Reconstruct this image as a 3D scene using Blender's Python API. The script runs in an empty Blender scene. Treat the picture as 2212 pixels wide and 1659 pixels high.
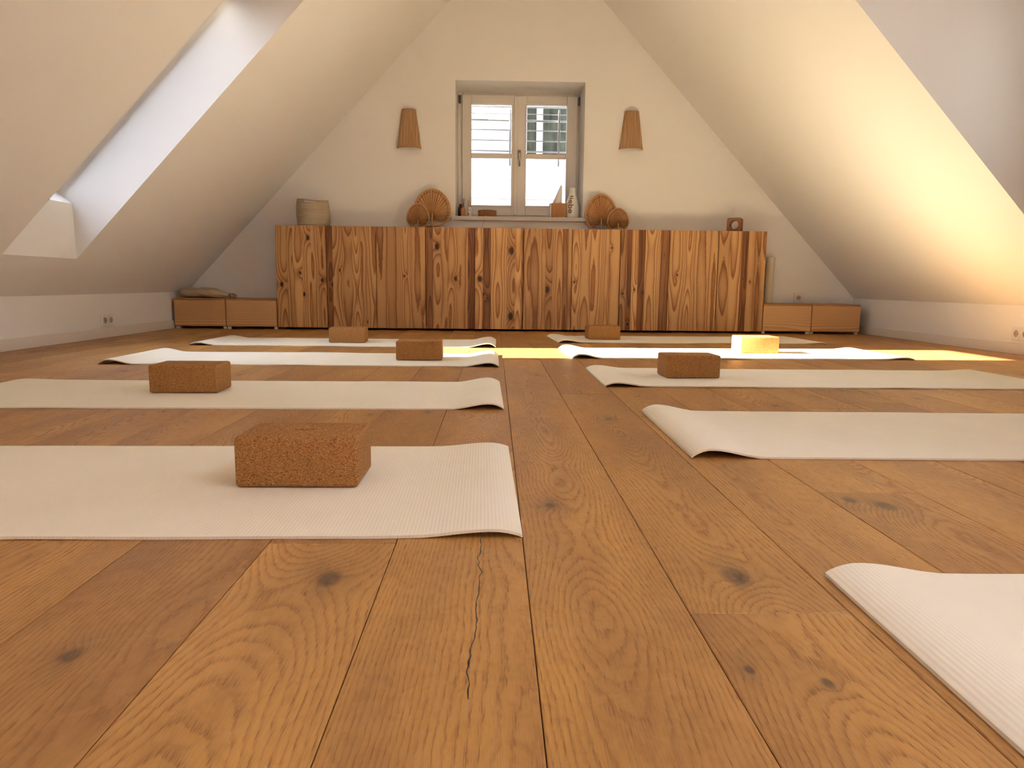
import bpy, bmesh, math, random
from mathutils import Vector, Matrix, noise as mnoise

random.seed(7)
scene = bpy.context.scene
COL = scene.collection

# ------------------------------------------------------------------ camera
cam_data = bpy.data.cameras.new('camera')
cam_data.sensor_fit = 'HORIZONTAL'
cam_data.sensor_width = 36.0
cam_data.lens = 1530.0 * 36.0 / 2212.0
cam_data.clip_start = 0.02
cam_data.clip_end = 200
cam = bpy.data.objects.new('camera', cam_data)
COL.objects.link(cam)
VP = Vector((1069 - 1106.0, 613 - 829.5, 1530.0))                 # where the floor boards vanish
_d = VP.normalized()
_p2 = VP + Vector((1000, 10.7, 0))
_n = _d.cross(_p2).normalized()
if _n.y > 0: _n = -_n
_X = _d.cross(_n)
_M = Matrix(((_X.x, _d.x, _n.x), (_X.y, _d.y, _n.y), (_X.z, _d.z, _n.z)))   # world -> camera (x right, y down, z forward)
right, down, fwd = Vector(_M[0]), Vector(_M[1]), Vector(_M[2])
rot = Matrix((right, -down, -fwd)).transposed().to_4x4()
cam.matrix_world = Matrix.Translation((0, 0, 0.385)) @ rot
scene.camera = cam

# ------------------------------------------------------------------ colour management, sky, sun
scene.view_settings.view_transform = 'Standard'
scene.view_settings.look = 'None'
scene.view_settings.gamma = 1.0
scene.view_settings.use_curve_mapping = False
scene.view_settings.exposure = 0.30

scene.cycles.max_bounces = 6
scene.cycles.diffuse_bounces = 4
scene.cycles.glossy_bounces = 3
scene.cycles.use_adaptive_sampling = True
scene.cycles.adaptive_threshold = 0.16
scene.cycles.adaptive_min_samples = 20
scene.cycles.transparent_max_bounces = 16
scene.cycles.sample_clamp_indirect = 12.0
scene.cycles.caustics_reflective = False
scene.cycles.caustics_refractive = False
scene.cycles.use_denoising = True

SKY = 8.2
world = bpy.data.worlds.new('World')
scene.world = world
world.use_nodes = True
wt = world.node_tree
wt.nodes.clear()
w_out = wt.nodes.new('ShaderNodeOutputWorld')
w_bg = wt.nodes.new('ShaderNodeBackground')
w_tc = wt.nodes.new('ShaderNodeTexCoord')
w_sep = wt.nodes.new('ShaderNodeSeparateXYZ')
w_ramp = wt.nodes.new('ShaderNodeValToRGB')
w_ramp.color_ramp.elements[0].position = 0.0
w_ramp.color_ramp.elements[0].color = (0.86, 0.86, 0.90, 1)
w_ramp.color_ramp.elements[1].position = 1.0
w_ramp.color_ramp.elements[1].color = (0.68, 0.76, 0.98, 1)
wt.links.new(w_tc.outputs['Generated'], w_sep.inputs[0])
wt.links.new(w_sep.outputs['Z'], w_ramp.inputs[0])
wt.links.new(w_ramp.outputs[0], w_bg.inputs[0])
w_bg.inputs[1].default_value = SKY
wt.links.new(w_bg.outputs[0], w_out.inputs[0])

sun_data = bpy.data.lights.new('sun', 'SUN')
sun_data.energy = 76.0
sun_data.angle = math.radians(0.55)
sun_data.color = (1.0, 0.88, 0.68)
sun = bpy.data.objects.new('sun', sun_data)
COL.objects.link(sun)
SUN_DIR = Vector((1.0, 0.045, -0.449)).normalized()
sun.rotation_euler = SUN_DIR.to_track_quat('-Z', 'Y').to_euler()
sun.location = (-8, 3, 6)

# ------------------------------------------------------------------ room numbers (metres)
XL, XR = -2.61, 3.12          # knee walls
ZK = 0.29                     # knee wall height
S = 1.06                      # roof slope
YB, YW = -3.2, 6.13           # back wall, end wall
ZC = 2.90                     # flat collar ceiling
TV = 0.31                     # right roof build-up measured upright
TL = 0.50                     # left roof build-up
FOOT = (-2.41, .81, -2.513, .893)   # skylight foot: x inside, top of its upright lining, x and z at the glass
XCL = XL + (ZC - ZK) / S
XCR = XR - (ZC - ZK) / S

# ------------------------------------------------------------------ node helpers
class NT:
    def __init__(self, tree): self.t = tree
    def node(self, kind, **kw):
        n = self.t.nodes.new(kind)
        for k, v in kw.items(): setattr(n, k, v)
        return n
    def put(self, sock, v):
        if isinstance(v, bpy.types.NodeSocket): self.t.links.new(v, sock)
        elif v is not None: sock.default_value = v
    def m(self, op, a, b=None, c=None, clamp=False):
        n = self.node('ShaderNodeMath', operation=op, use_clamp=clamp)
        self.put(n.inputs[0], a)
        if b is not None: self.put(n.inputs[1], b)
        if c is not None: self.put(n.inputs[2], c)
        return n.outputs[0]
    def xyz(self, x=0.0, y=0.0, z=0.0):
        n = self.node('ShaderNodeCombineXYZ')
        self.put(n.inputs[0], x); self.put(n.inputs[1], y); self.put(n.inputs[2], z)
        return n.outputs[0]
    def sep(self, v):
        n = self.node('ShaderNodeSeparateXYZ'); self.put(n.inputs[0], v)
        return n.outputs[0], n.outputs[1], n.outputs[2]
    def noise(self, vec, scale=1.0, detail=2.0, rough=0.5, dist=0.0):
        n = self.node('ShaderNodeTexNoise')
        self.put(n.inputs['Vector'], vec); n.inputs['Scale'].default_value = scale
        n.inputs['Detail'].default_value = detail; n.inputs['Roughness'].default_value = rough
        n.inputs['Distortion'].default_value = dist
        return n.outputs['Fac']
    def ramp(self, fac, stops, interp='LINEAR'):
        n = self.node('ShaderNodeValToRGB'); cr = n.color_ramp; cr.interpolation = interp
        while len(cr.elements) < len(stops): cr.elements.new(0.5)
        for e, (p, c) in zip(cr.elements, stops):
            e.position = p; e.color = (c, c, c, 1) if isinstance(c, (int, float)) else (*c, 1)
        self.put(n.inputs[0], fac)
        return n.outputs[0]
    def mix(self, f, a, b, mode='MIX'):
        n = self.node('ShaderNodeMix', data_type='RGBA', blend_type=mode)
        self.put(n.inputs[0], f)
        for s, v in ((n.inputs[6], a), (n.inputs[7], b)):
            if isinstance(v, tuple) and len(v) == 3: v = (*v, 1)
            self.put(s, v)
        return n.outputs[2]
    def rng(self, v, a, b, c, d, clamp=True):
        n = self.node('ShaderNodeMapRange', clamp=clamp)
        for s, x in zip(n.inputs[:5], (v, a, b, c, d)): self.put(s, x)
        return n.outputs[0]

def new_mat(name):
    m = bpy.data.materials.new(name); m.use_nodes = True
    t = m.node_tree; t.nodes.clear()
    nt = NT(t)
    out = nt.node('ShaderNodeOutputMaterial')
    bs = nt.node('ShaderNodeBsdfPrincipled')
    t.links.new(bs.outputs[0], out.inputs[0])
    return m, nt, bs, out

def bump(nt, bs, height, strength=0.3, dist=0.001):
    b = nt.node('ShaderNodeBump'); b.inputs['Strength'].default_value = strength
    b.inputs['Distance'].default_value = dist
    nt.put(b.inputs['Height'], height); nt.put(bs.inputs['Normal'], b.outputs[0])

def plain(name, col, rough=0.6, metal=0.0, var=0.06, scale=30.0, spec=0.5, bmp=0.0):
    m, nt, bs, out = new_mat(name)
    tc = nt.node('ShaderNodeTexCoord').outputs['Object']
    f = nt.noise(tc, scale, 3, 0.55)
    c = nt.mix(f, tuple(x * (1 - var) for x in col), tuple(min(1, x * (1 + var)) for x in col))
    nt.put(bs.inputs['Base Color'], c)
    bs.inputs['Roughness'].default_value = rough; bs.inputs['Metallic'].default_value = metal
    bs.inputs['Specular IOR Level'].default_value = spec
    if bmp: bump(nt, bs, f, bmp, 0.001)
    return m

def obj_attr(nt, name):
    a = nt.node('ShaderNodeAttribute', attribute_type='OBJECT', attribute_name=name)
    return a.outputs['Vector']

def wood_field(nt, x, y, seed, cx, h0, hamp, knots, wob=0.006, fine=0.0010, yfreq=1.0):
    """distance from the heart of a slightly bent log, seen on a flat sawn face; knots lift it so rings close round them"""
    sy = nt.m('ADD', y, nt.m('MULTIPLY', seed, 37.0))
    n1 = nt.noise(nt.xyz(nt.m('MULTIPLY', seed, 91.0), nt.m('MULTIPLY', sy, yfreq), 0.0), 1.3, 1.5, 0.5)
    h = nt.m('ADD', h0, nt.m('MULTIPLY', nt.m('SUBTRACT', n1, 0.5), hamp))
    n0 = nt.noise(nt.xyz(0.0, nt.m('MULTIPLY', sy, yfreq), nt.m('MULTIPLY', seed, 53.0)), 0.9, 1.0, 0.5)
    px = nt.m('SUBTRACT', x, nt.m('ADD', cx, nt.m('MULTIPLY', nt.m('SUBTRACT', n0, 0.5), 0.06)))
    r = nt.m('SQRT', nt.m('ADD', nt.m('MULTIPLY', px, px), nt.m('MULTIPLY', h, h)))
    w1 = nt.noise(nt.xyz(nt.m('MULTIPLY', x, 14.0), nt.m('MULTIPLY', sy, 4.0 * yfreq), seed), 1.0, 2.0, 0.5)
    r = nt.m('ADD', r, nt.m('MULTIPLY', nt.m('SUBTRACT', w1, 0.5), wob * 2))
    w2 = nt.noise(nt.xyz(nt.m('MULTIPLY', x, 160.0), nt.m('MULTIPLY', sy, 45.0), seed), 1.0, 2.0, 0.6)
    r = nt.m('ADD', r, nt.m('MULTIPLY', nt.m('SUBTRACT', w2, 0.5), fine * 2))
    core = None; halos = []
    for k in knots:
        kx, ky, kr = nt.sep(obj_attr(nt, k))
        dx = nt.m('SUBTRACT', x, kx); dy = nt.m('MULTIPLY', nt.m('SUBTRACT', y, ky), 0.62)
        d = nt.m('SQRT', nt.m('ADD', nt.m('MULTIPLY', dx, dx), nt.m('MULTIPLY', dy, dy)))
        q = nt.m('DIVIDE', d, nt.m('MAXIMUM', kr, 0.0001))
        lift = nt.m('MULTIPLY', nt.m('MULTIPLY', kr, 1.5), nt.m('EXPONENT', nt.m('MULTIPLY', nt.m('POWER', nt.m('MULTIPLY', q, 0.42), 1.4), -1.0)))
        r = nt.m('ADD', r, lift)
        on = nt.m('GREATER_THAN', kr, 0.001)
        c = nt.m('MULTIPLY', nt.rng(q, 0.55, 1.10, 1.0, 0.0), on)
        hl = nt.m('MULTIPLY', nt.m('EXPONENT', nt.m('MULTIPLY', nt.m('MULTIPLY', q, q), -0.16)), on)
        core = c if core is None else nt.m('MAXIMUM', core, c)
        halo = hl if len(halos) == 0 else nt.m('MAXIMUM', halos[0], hl)
        halos[:] = [halo]
    return r, sy, core, halos[0]

def oak_material():
    m, nt, bs, out = new_mat('oiled_oak')
    oi = nt.node('ShaderNodeObjectInfo')
    tone, seed, cen = nt.sep(oi.outputs['Color'])
    x, y, z = nt.sep(nt.node('ShaderNodeTexCoord').outputs['Object'])
    cx = nt.m('MULTIPLY', nt.m('SUBTRACT', cen, 0.5), 0.24)
    sp = obj_attr(nt, 'grain')
    h0, hamp, spacing = nt.sep(sp)
    spacing = nt.m('MULTIPLY', spacing, 0.78)
    r, sy, core, halo = wood_field(nt, x, y, seed, cx, h0, hamp, ('knot_a', 'knot_b'), wob=0.007, fine=0.0016)
    ring = nt.m('FRACT', nt.m('DIVIDE', r, spacing))
    late = nt.ramp(ring, [(0.0, 1.0), (0.10, 0.9), (0.30, 0.30), (0.62, 0.0), (0.90, 0.10), (1.0, 1.0)])
    # open pores: short streaks along the grain, densest in the dark part of each ring
    pores = nt.noise(nt.xyz(nt.m('MULTIPLY', x, 900.0), nt.m('MULTIPLY', sy, 34.0), seed), 1.0, 2.0, 0.6)
    pores = nt.rng(pores, 0.50, 0.62, 0.0, 1.0)
    pore_f = nt.m('MULTIPLY', pores, nt.m('ADD', nt.m('MULTIPLY', late, 0.75), 0.25))
    rays = nt.noise(nt.xyz(nt.m('MULTIPLY', x, 40.0), nt.m('MULTIPLY', sy, 26.0), nt.m('ADD', seed, 4.0)), 1.0, 3.0, 0.6, 1.4)
    cloud = nt.noise(nt.xyz(nt.m('MULTIPLY', x, 7.0), nt.m('MULTIPLY', sy, 1.6), nt.m('ADD', seed, 9.0)), 1.0, 3.0, 0.55)
    lines = nt.m('MULTIPLY', nt.m('ADD', nt.m('MULTIPLY', late, 0.38), nt.m('MULTIPLY', pore_f, 0.70)), 0.95, clamp=True)
    light = nt.mix(tone, (0.42, 0.205, 0.055), (0.62, 0.335, 0.090))
    dark = nt.mix(tone, (0.17, 0.068, 0.022), (0.30, 0.125, 0.038))
    c = nt.mix(lines, light, dark)
    c = nt.mix(nt.rng(cloud, 0.35, 0.68, 0.0, 0.60), c, (0.24, 0.108, 0.042))
    c = nt.mix(nt.rng(rays, 0.50, 0.75, 0.0, 0.22), c, (0.62, 0.36, 0.16))
    c = nt.mix(nt.rng(rays, 0.30, 0.48, 0.22, 0.0), c, (0.20, 0.085, 0.03))
    hn2 = nt.noise(nt.xyz(nt.m('MULTIPLY', x, 22.0), nt.m('MULTIPLY', sy, 12.0), seed), 1.0, 2.0, 0.6)
    c = nt.mix(nt.m('MULTIPLY', halo, nt.rng(hn2, 0.3, 0.7, 0.15, 0.65)), c, (0.15, 0.078, 0.036))
    kn = nt.noise(nt.xyz(nt.m('MULTIPLY', x, 70.0), nt.m('MULTIPLY', sy, 40.0), seed), 1.0, 3.0, 0.6)
    c = nt.mix(nt.m('MULTIPLY', core, nt.rng(kn, 0.25, 0.6, 0.5, 0.95)), c, (0.105, 0.058, 0.030))
    # a filled drying crack
    kx, k0, k1 = nt.sep(obj_attr(nt, 'crack'))
    cw = nt.noise(nt.xyz(0.0, nt.m('MULTIPLY', y, 9.0), 3.3), 1.0, 3.0, 0.6)
    cd = nt.m('ABSOLUTE', nt.m('SUBTRACT', nt.m('SUBTRACT', x, kx), nt.m('MULTIPLY', nt.m('SUBTRACT', cw, 0.5), 0.035)))
    wide = nt.m('MULTIPLY', nt.rng(nt.noise(nt.xyz(0, nt.m('MULTIPLY', y, 30.0), 1.0), 1, 2), 0.3, 0.7, 0.0002, 0.0013), 1.0)
    cm = nt.m('MULTIPLY', nt.m('LESS_THAN', cd, wide), nt.m('MULTIPLY', nt.m('GREATER_THAN', y, k0), nt.m('LESS_THAN', y, k1)))
    c = nt.mix(cm, c, (0.05, 0.03, 0.018))
    nt.put(bs.inputs['Base Color'], c)
    nt.put(bs.inputs['Roughness'], nt.rng(lines, 0.0, 1.0, 0.40, 0.56))
    bs.inputs['Specular IOR Level'].default_value = 0.42
    hn = nt.noise(nt.xyz(nt.m('MULTIPLY', x, 420.0), nt.m('MULTIPLY', y, 22.0), seed), 1.0, 1.0, 0.5)
    bump(nt, bs, hn, 0.30, 0.0007)
    return m

def pine_material(name, l0, l1, d0, d1, horizontal=False):
    m, nt, bs, out = new_mat(name)
    oi = nt.node('ShaderNodeObjectInfo')
    tone, seed, cen = nt.sep(oi.outputs['Color'])
    X, Y, Z = nt.sep(nt.node('ShaderNodeTexCoord').outputs['Object'])
    x, y = (Z, X) if horizontal else (X, Z)
    cx = nt.m('MULTIPLY', nt.m('SUBTRACT', cen, 0.5), 0.10)
    h0, hamp, spacing = nt.sep(obj_attr(nt, 'grain'))
    r, sy, core, halo = wood_field(nt, x, y, seed, cx, h0, hamp, ('knot_a', 'knot_b'), wob=0.0035, fine=0.0008, yfreq=0.85)
    ring = nt.m('FRACT', nt.m('DIVIDE', r, spacing))
    late = nt.ramp(ring, [(0.0, 0.0), (0.35, 0.06), (0.72, 0.55), (0.90, 1.0), (0.97, 0.75), (1.0, 0.0)])
    fib = nt.noise(nt.xyz(nt.m('MULTIPLY', x, 500.0), nt.m('MULTIPLY', sy, 6.0), seed), 1.0, 2.0, 0.5)
    light = nt.mix(tone, l0, l1)
    dark = nt.mix(tone, d0, d1)
    c = nt.mix(nt.m('MULTIPLY', late, 0.95), light, dark)
    c = nt.mix(nt.rng(fib, 0.4, 0.8, 0.0, 0.22), c, dark)
    c = nt.mix(nt.m('MULTIPLY', halo, 0.35), c, dark)
    c = nt.mix(nt.m('MULTIPLY', core, 0.96), c, (0.030, 0.008, 0.004))
    nt.put(bs.inputs['Base Color'], c)
    bs.inputs['Roughness'].default_value = 0.46
    bs.inputs['Specular IOR Level'].default_value = 0.35
    return m

def mat_fabric():
    m, nt, bs, out = new_mat('ribbed_cream_foam')
    tc = nt.node('ShaderNodeTexCoord').outputs['Object']
    x, y, z = nt.sep(tc)
    rib = nt.m('SINE', nt.m('MULTIPLY', x, 2 * math.pi / 0.0060))
    grain = nt.noise(tc, 420.0, 2, 0.6)
    dirt = nt.noise(tc, 5.0, 4, 0.6)
    c = nt.mix(nt.rng(dirt, 0.35, 0.7, 0.0, 1.0), (0.89, 0.84, 0.71), (0.86, 0.81, 0.675))
    nt.put(bs.inputs['Base Color'], c)
    bs.inputs['Roughness'].default_value = 0.75
    bs.inputs['Specular IOR Level'].default_value = 0.25
    bump(nt, bs, nt.m('ADD', nt.m('MULTIPLY', rib, 0.5), nt.m('MULTIPLY', grain, 0.6)), 0.30, 0.0008)
    return m

def mat_cork():
    m, nt, bs, out = new_mat('cork')
    tc = nt.node('ShaderNodeTexCoord').outputs['Object']
    x, y, z = nt.sep(tc)
    v = nt.xyz(x, y, nt.m('MULTIPLY', z, 1.7))
    a = nt.noise(v, 290.0, 2, 0.65, 0.5)
    b = nt.node('ShaderNodeTexVoronoi'); nt.put(b.inputs['Vector'], v); b.inputs['Scale'].default_value = 330.0
    c = nt.mix(nt.rng(a, 0.36, 0.64, 0.0, 1.0), (0.235, 0.095, 0.026), (0.50, 0.255, 0.092))
    vcol = nt.sep(b.outputs['Color'])[0]
    c = nt.mix(nt.m('MULTIPLY', nt.m('GREATER_THAN', vcol, 0.93), 0.60), c, (0.13, 0.045, 0.014))
    c = nt.mix(nt.m('MULTIPLY', nt.m('LESS_THAN', vcol, 0.07), 0.35), c, (0.60, 0.36, 0.16))
    nt.put(bs.inputs['Base Color'], c)
    bs.inputs['Roughness'].default_value = 0.85
    bs.inputs['Specular IOR Level'].default_value = 0.2
    bump(nt, bs, a, 0.35, 0.001)
    return m

def mat_wall():
    m, nt, bs, out = new_mat('white_plaster')
    tc = nt.node('ShaderNodeNewGeometry').outputs['Position']
    g = nt.noise(tc, 170.0, 3, 0.55)
    l = nt.noise(tc, 1.4, 3, 0.5)
    c = nt.mix(l, (0.83, 0.805, 0.77), (0.85, 0.83, 0.80))
    nt.put(bs.inputs['Base Color'], c)
    bs.inputs['Roughness'].default_value = 0.9
    bs.inputs['Specular IOR Level'].default_value = 0.2
    bump(nt, bs, g, 0.12, 0.002)
    return m

def mat_glass():
    m = bpy.data.materials.new('window_glass'); m.use_nodes = True
    t = m.node_tree; t.nodes.clear(); nt = NT(t)
    out = nt.node('ShaderNodeOutputMaterial')
    tr = nt.node('ShaderNodeBsdfTransparent'); tr.inputs[0].default_value = (0.96, 0.98, 0.98, 1)
    gl = nt.node('ShaderNodeBsdfGlossy'); gl.inputs['Roughness'].default_value = 0.02
    fr = nt.node('ShaderNodeFresnel'); fr.inputs[0].default_value = 1.45
    mx = nt.node('ShaderNodeMixShader')
    nt.put(mx.inputs[0], fr.outputs[0]); nt.put(mx.inputs[1], tr.outputs[0]); nt.put(mx.inputs[2], gl.outputs[0])
    nt.put(out.inputs[0], mx.outputs[0])
    return m

def mat_stripes(name, c0, c1, axis='angle', freq=60.0, rough=0.7):
    m, nt, bs, out = new_mat(name)
    x, y, z = nt.sep(nt.node('ShaderNodeTexCoord').outputs['Object'])
    if axis == 'angle': a = nt.m('ARCTAN2', x, nt.m('SUBTRACT', z, 0.0))
    elif axis == 'x': a = x
    else: a = z
    n = nt.noise(nt.xyz(nt.m('MULTIPLY', a, freq), nt.m('MULTIPLY', z, 3.0), 0.0), 1.0, 3, 0.6)
    c = nt.mix(nt.rng(n, 0.3, 0.7, 0.0, 1.0), c0, c1)
    nt.put(bs.inputs['Base Color'], c); bs.inputs['Roughness'].default_value = rough
    bump(nt, bs, n, 0.4, 0.001)
    return m

M = {}
M['oak'] = oak_material()
M['pine'] = pine_material('pine_door', (0.26, 0.090, 0.026), (0.92, 0.58, 0.25), (0.08, 0.022, 0.008), (0.40, 0.135, 0.034))
M['pine_drawer'] = pine_material('pine_drawer_front', (0.70, 0.40, 0.18), (0.80, 0.49, 0.23), (0.50, 0.25, 0.095), (0.60, 0.32, 0.13), horizontal=True)
M['pine_body'] = plain('pine_carcass', (0.42, 0.20, 0.075), 0.5, var=0.12, scale=9)
M['mat'] = mat_fabric()
M['cork'] = mat_cork()
M['wall'] = mat_wall()
M['glass'] = mat_glass()
M['trim'] = plain('white_trim_paint', (0.80, 0.74, 0.66), 0.45, var=0.02)
M['frame'] = plain('white_window_paint', (0.78, 0.73, 0.67), 0.4, var=0.02)
M['subfloor'] = plain('subfloor', (0.035, 0.018, 0.010), 0.9)
M['dark'] = plain('dark_gap', (0.02, 0.012, 0.01), 0.8)
M['metal'] = plain('brushed_metal', (0.46, 0.42, 0.38), 0.35, 1.0)
M['dark_metal'] = plain('dark_bronze_hinge', (0.13, 0.12, 0.115), 0.45, 0.7)
M['white_plastic'] = plain('white_plastic', (0.80, 0.76, 0.70), 0.35, var=0.01)
M['grey_plastic'] = plain('grey_socket_insert', (0.42, 0.38, 0.33), 0.5, var=0.02)
M['ceramic'] = plain('white_ceramic', (0.84, 0.83, 0.81), 0.18, var=0.01)
M['gold'] = plain('brown_lettering', (0.24, 0.13, 0.03), 0.45, 0.2)
M['rope'] = mat_stripes('jute_rope', (0.42, 0.34, 0.23), (0.57, 0.47, 0.33), 'z', 400.0, 0.9)
M['raffia'] = mat_stripes('raffia_strands', (0.24, 0.12, 0.045), (0.68, 0.44, 0.23), 'x', 260.0, 0.75)
M['raffia_rim'] = plain('raffia_rim', (0.46, 0.27, 0.12), 0.7)
M['palm'] = plain('dried_palm_leaf', (0.62, 0.36, 0.17), 0.6, var=0.16, scale=22)
M['palm_dark'] = plain('dark_palm_stitch_and_fold_shade', (0.20, 0.075, 0.025), 0.7)  # stitching, and the painted shade in the fan folds
M['linen'] = plain('unbleached_linen', (0.52, 0.41, 0.27), 0.9, var=0.08, scale=60, bmp=0.4)
M['cord'] = plain('white_cord', (0.66, 0.58, 0.48), 0.7)
M['brown_cord'] = plain('brown_drawstring', (0.30, 0.19, 0.11), 0.9, var=0.3, scale=200)
M['cedar'] = plain('cedar_box', (0.48, 0.22, 0.08), 0.5, var=0.22, scale=16)
M['bowl_wood'] = plain('bowl_wood', (0.30, 0.12, 0.040), 0.45, var=0.2, scale=24)
M['tissue'] = plain('paper_tissue', (0.84, 0.82, 0.81), 0.9, var=0.02)
M['amber'] = plain('amber_oil', (0.50, 0.20, 0.07), 0.12, var=0.08)
M['clearglass'] = plain('pale_bottle_glass', (0.60, 0.50, 0.42), 0.08, var=0.02)
M['reed'] = plain('reed_stick', (0.24, 0.10, 0.04), 0.7)
M['brown_glass'] = plain('dark_brown_glass', (0.035, 0.02, 0.015), 0.12)
M['label_white'] = plain('white_label', (0.80, 0.78, 0.76), 0.5, var=0.01)
M['label_grey'] = plain('grey_print', (0.30, 0.30, 0.31), 0.6)
M['label_orange'] = plain('orange_print', (0.62, 0.22, 0.08), 0.6)
M['cap_wood'] = plain('beech_cap', (0.46, 0.32, 0.21), 0.5)
M['paper_roll'] = plain('cream_paper', (0.74, 0.66, 0.49), 0.7, var=0.02)
M['print'] = plain('grey_mat_print', (0.35, 0.33, 0.31), 0.8)
M['engrave'] = plain('burnt_engraving', (0.09, 0.03, 0.012), 0.9)
M['facade'] = plain('white_render', (0.36, 0.36, 0.375), 0.9, var=0.02, scale=2)
M['facade_pane'] = mat_stripes('dark_reflecting_pane', (0.010, 0.014, 0.011), (0.055, 0.065, 0.050), 'x', 9.0, 0.6)
M['facade_pane'].node_tree.nodes['Principled BSDF'].inputs['Specular IOR Level'].default_value = 0.05
M['bars'] = plain('galvanised_bars', (0.30, 0.31, 0.33), 0.4, 0.5)
M['added_eave'] = plain('added_eave_tiles', (0.22, 0.08, 0.05), 0.9)
M['ground'] = plain('gravel_ground', (0.42, 0.41, 0.39), 0.95, var=0.2, scale=3)

# ------------------------------------------------------------------ mesh helpers
def link(name, me, mat=None, parent=None, loc=None, smooth=False):
    if mat is not None and not me.materials: me.materials.append(mat)
    if smooth:
        for p in me.polygons: p.use_smooth = True
    o = bpy.data.objects.new(name, me); COL.objects.link(o)
    if parent is not None: o.parent = parent
    if loc is not None: o.location = loc
    return o

def from_bm(name, bm, mat=None, parent=None, loc=None, smooth=False):
    bmesh.ops.recalc_face_normals(bm, faces=bm.faces[:])
    me = bpy.data.meshes.new(name); bm.to_mesh(me); bm.free()
    return link(name, me, mat, parent, loc, smooth)

def add_box(bm, x0, x1, y0, y1, z0, z1, bev=0.0, seg=1):
    vs = [bm.verts.new((x, y, z)) for x in (x0, x1) for y in (y0, y1) for z in (z0, z1)]
    idx = [(0, 1, 3, 2), (4, 6, 7, 5), (0, 4, 5, 1), (2, 3, 7, 6), (0, 2, 6, 4), (1, 5, 7, 3)]
    fs = [bm.faces.new([vs[i] for i in f]) for f in idx]
    if bev:
        es = list({e for f in fs for e in f.edges})
        bmesh.ops.bevel(bm, geom=es, offset=bev, segments=seg, affect='EDGES', profile=0.5)

def box(name, b, mat, parent=None, bev=0.0, seg=1, smooth=False):
    bm = bmesh.new(); add_box(bm, *b, bev, seg)
    return from_bm(name, bm, mat, parent, smooth=smooth)

def add_tube(bm, pts, r, n=8, closed=False, radii=None):
    pts = [Vector(p) for p in pts]; rings = []
    N = len(pts)
    for i, p in enumerate(pts):
        if closed: t = (pts[(i + 1) % N] - pts[i - 1])
        else: t = (pts[min(i + 1, N - 1)] - pts[max(i - 1, 0)])
        t.normalize()
        up = Vector((0, 0, 1)) if abs(t.z) < 0.9 else Vector((0, 1, 0))
        a = t.cross(up).normalized(); b = t.cross(a).normalized()
        rr = radii[i] if radii else r
        rings.append([bm.verts.new(p + (a * math.cos(2 * math.pi * k / n) + b * math.sin(2 * math.pi * k / n)) * rr) for k in range(n)])
    rng = range(N if closed else N - 1)
    for i in rng:
        A, B = rings[i], rings[(i + 1) % N]
        for k in range(n): bm.faces.new((A[k], A[(k + 1) % n], B[(k + 1) % n], B[k]))
    if not closed:
        bm.faces.new(rings[0]); bm.faces.new(rings[-1])

def add_lathe(bm, prof, n=24, cx=0.0, cy=0.0, cap=True):
    rings = []
    for r, z in prof:
        rings.append([bm.verts.new((cx + r * math.cos(2 * math.pi * k / n), cy + r * math.sin(2 * math.pi * k / n), z)) for k in range(n)])
    for A, B in zip(rings, rings[1:]):
        for k in range(n): bm.faces.new((A[k], A[(k + 1) % n], B[(k + 1) % n], B[k]))
    if cap:
        bm.faces.new(rings[0]); bm.faces.new(rings[-1])

def empty(name, loc=(0, 0, 0), rz=0.0):
    o = bpy.data.objects.new(name, None); COL.objects.link(o)
    o.empty_display_size = 0.05
    o.location = loc; o.rotation_euler = (0, 0, rz)
    return o

def tag(o, label=None, cat=None, group=None, kind=None):
    if label: o['label'] = label
    if cat: o['category'] = cat
    if group: o['group'] = group
    if kind: o['kind'] = kind
    return o

def struct(o): o['kind'] = 'structure'; return o

# ================================================================== SETTING
# ---- ceilings: sloped slabs with holes, inner skin + reveals + outer skin
def zl(X): return ZK + S * (X - XL)
def zr(X): return ZK + S * (XR - X)

LEFT_HOLES = [                      # y0, y1, x at foot, top height inside
    (3.575, 4.20, -2.41, 1.99),
    (-1.25, -.65, -2.41, 1.99),  # unseen, behind the camera; added for warm sun bounce
    (-2.75, -2.05, -2.41, 1.99)]  # also unseen and added, for more warm fill from behind

def skin(bm, xs, ys, holes, zf):
    """grid of quads on z = zf(x); cells inside a hole are left out"""
    cache = {}
    def v(x, y):
        k = (round(x, 5), round(y, 5))
        if k not in cache: cache[k] = bm.verts.new((x, y, zf(x)))
        return cache[k]
    for x0, x1 in zip(xs, xs[1:]):
        for y0, y1 in zip(ys, ys[1:]):
            mx, my = (x0 + x1) / 2, (y0 + y1) / 2
            if any(h[0] < mx < h[1] and h[2] < my < h[3] for h in holes): continue
            bm.faces.new((v(x0, y0), v(x1, y0), v(x1, y1), v(x0, y1)))

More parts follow.
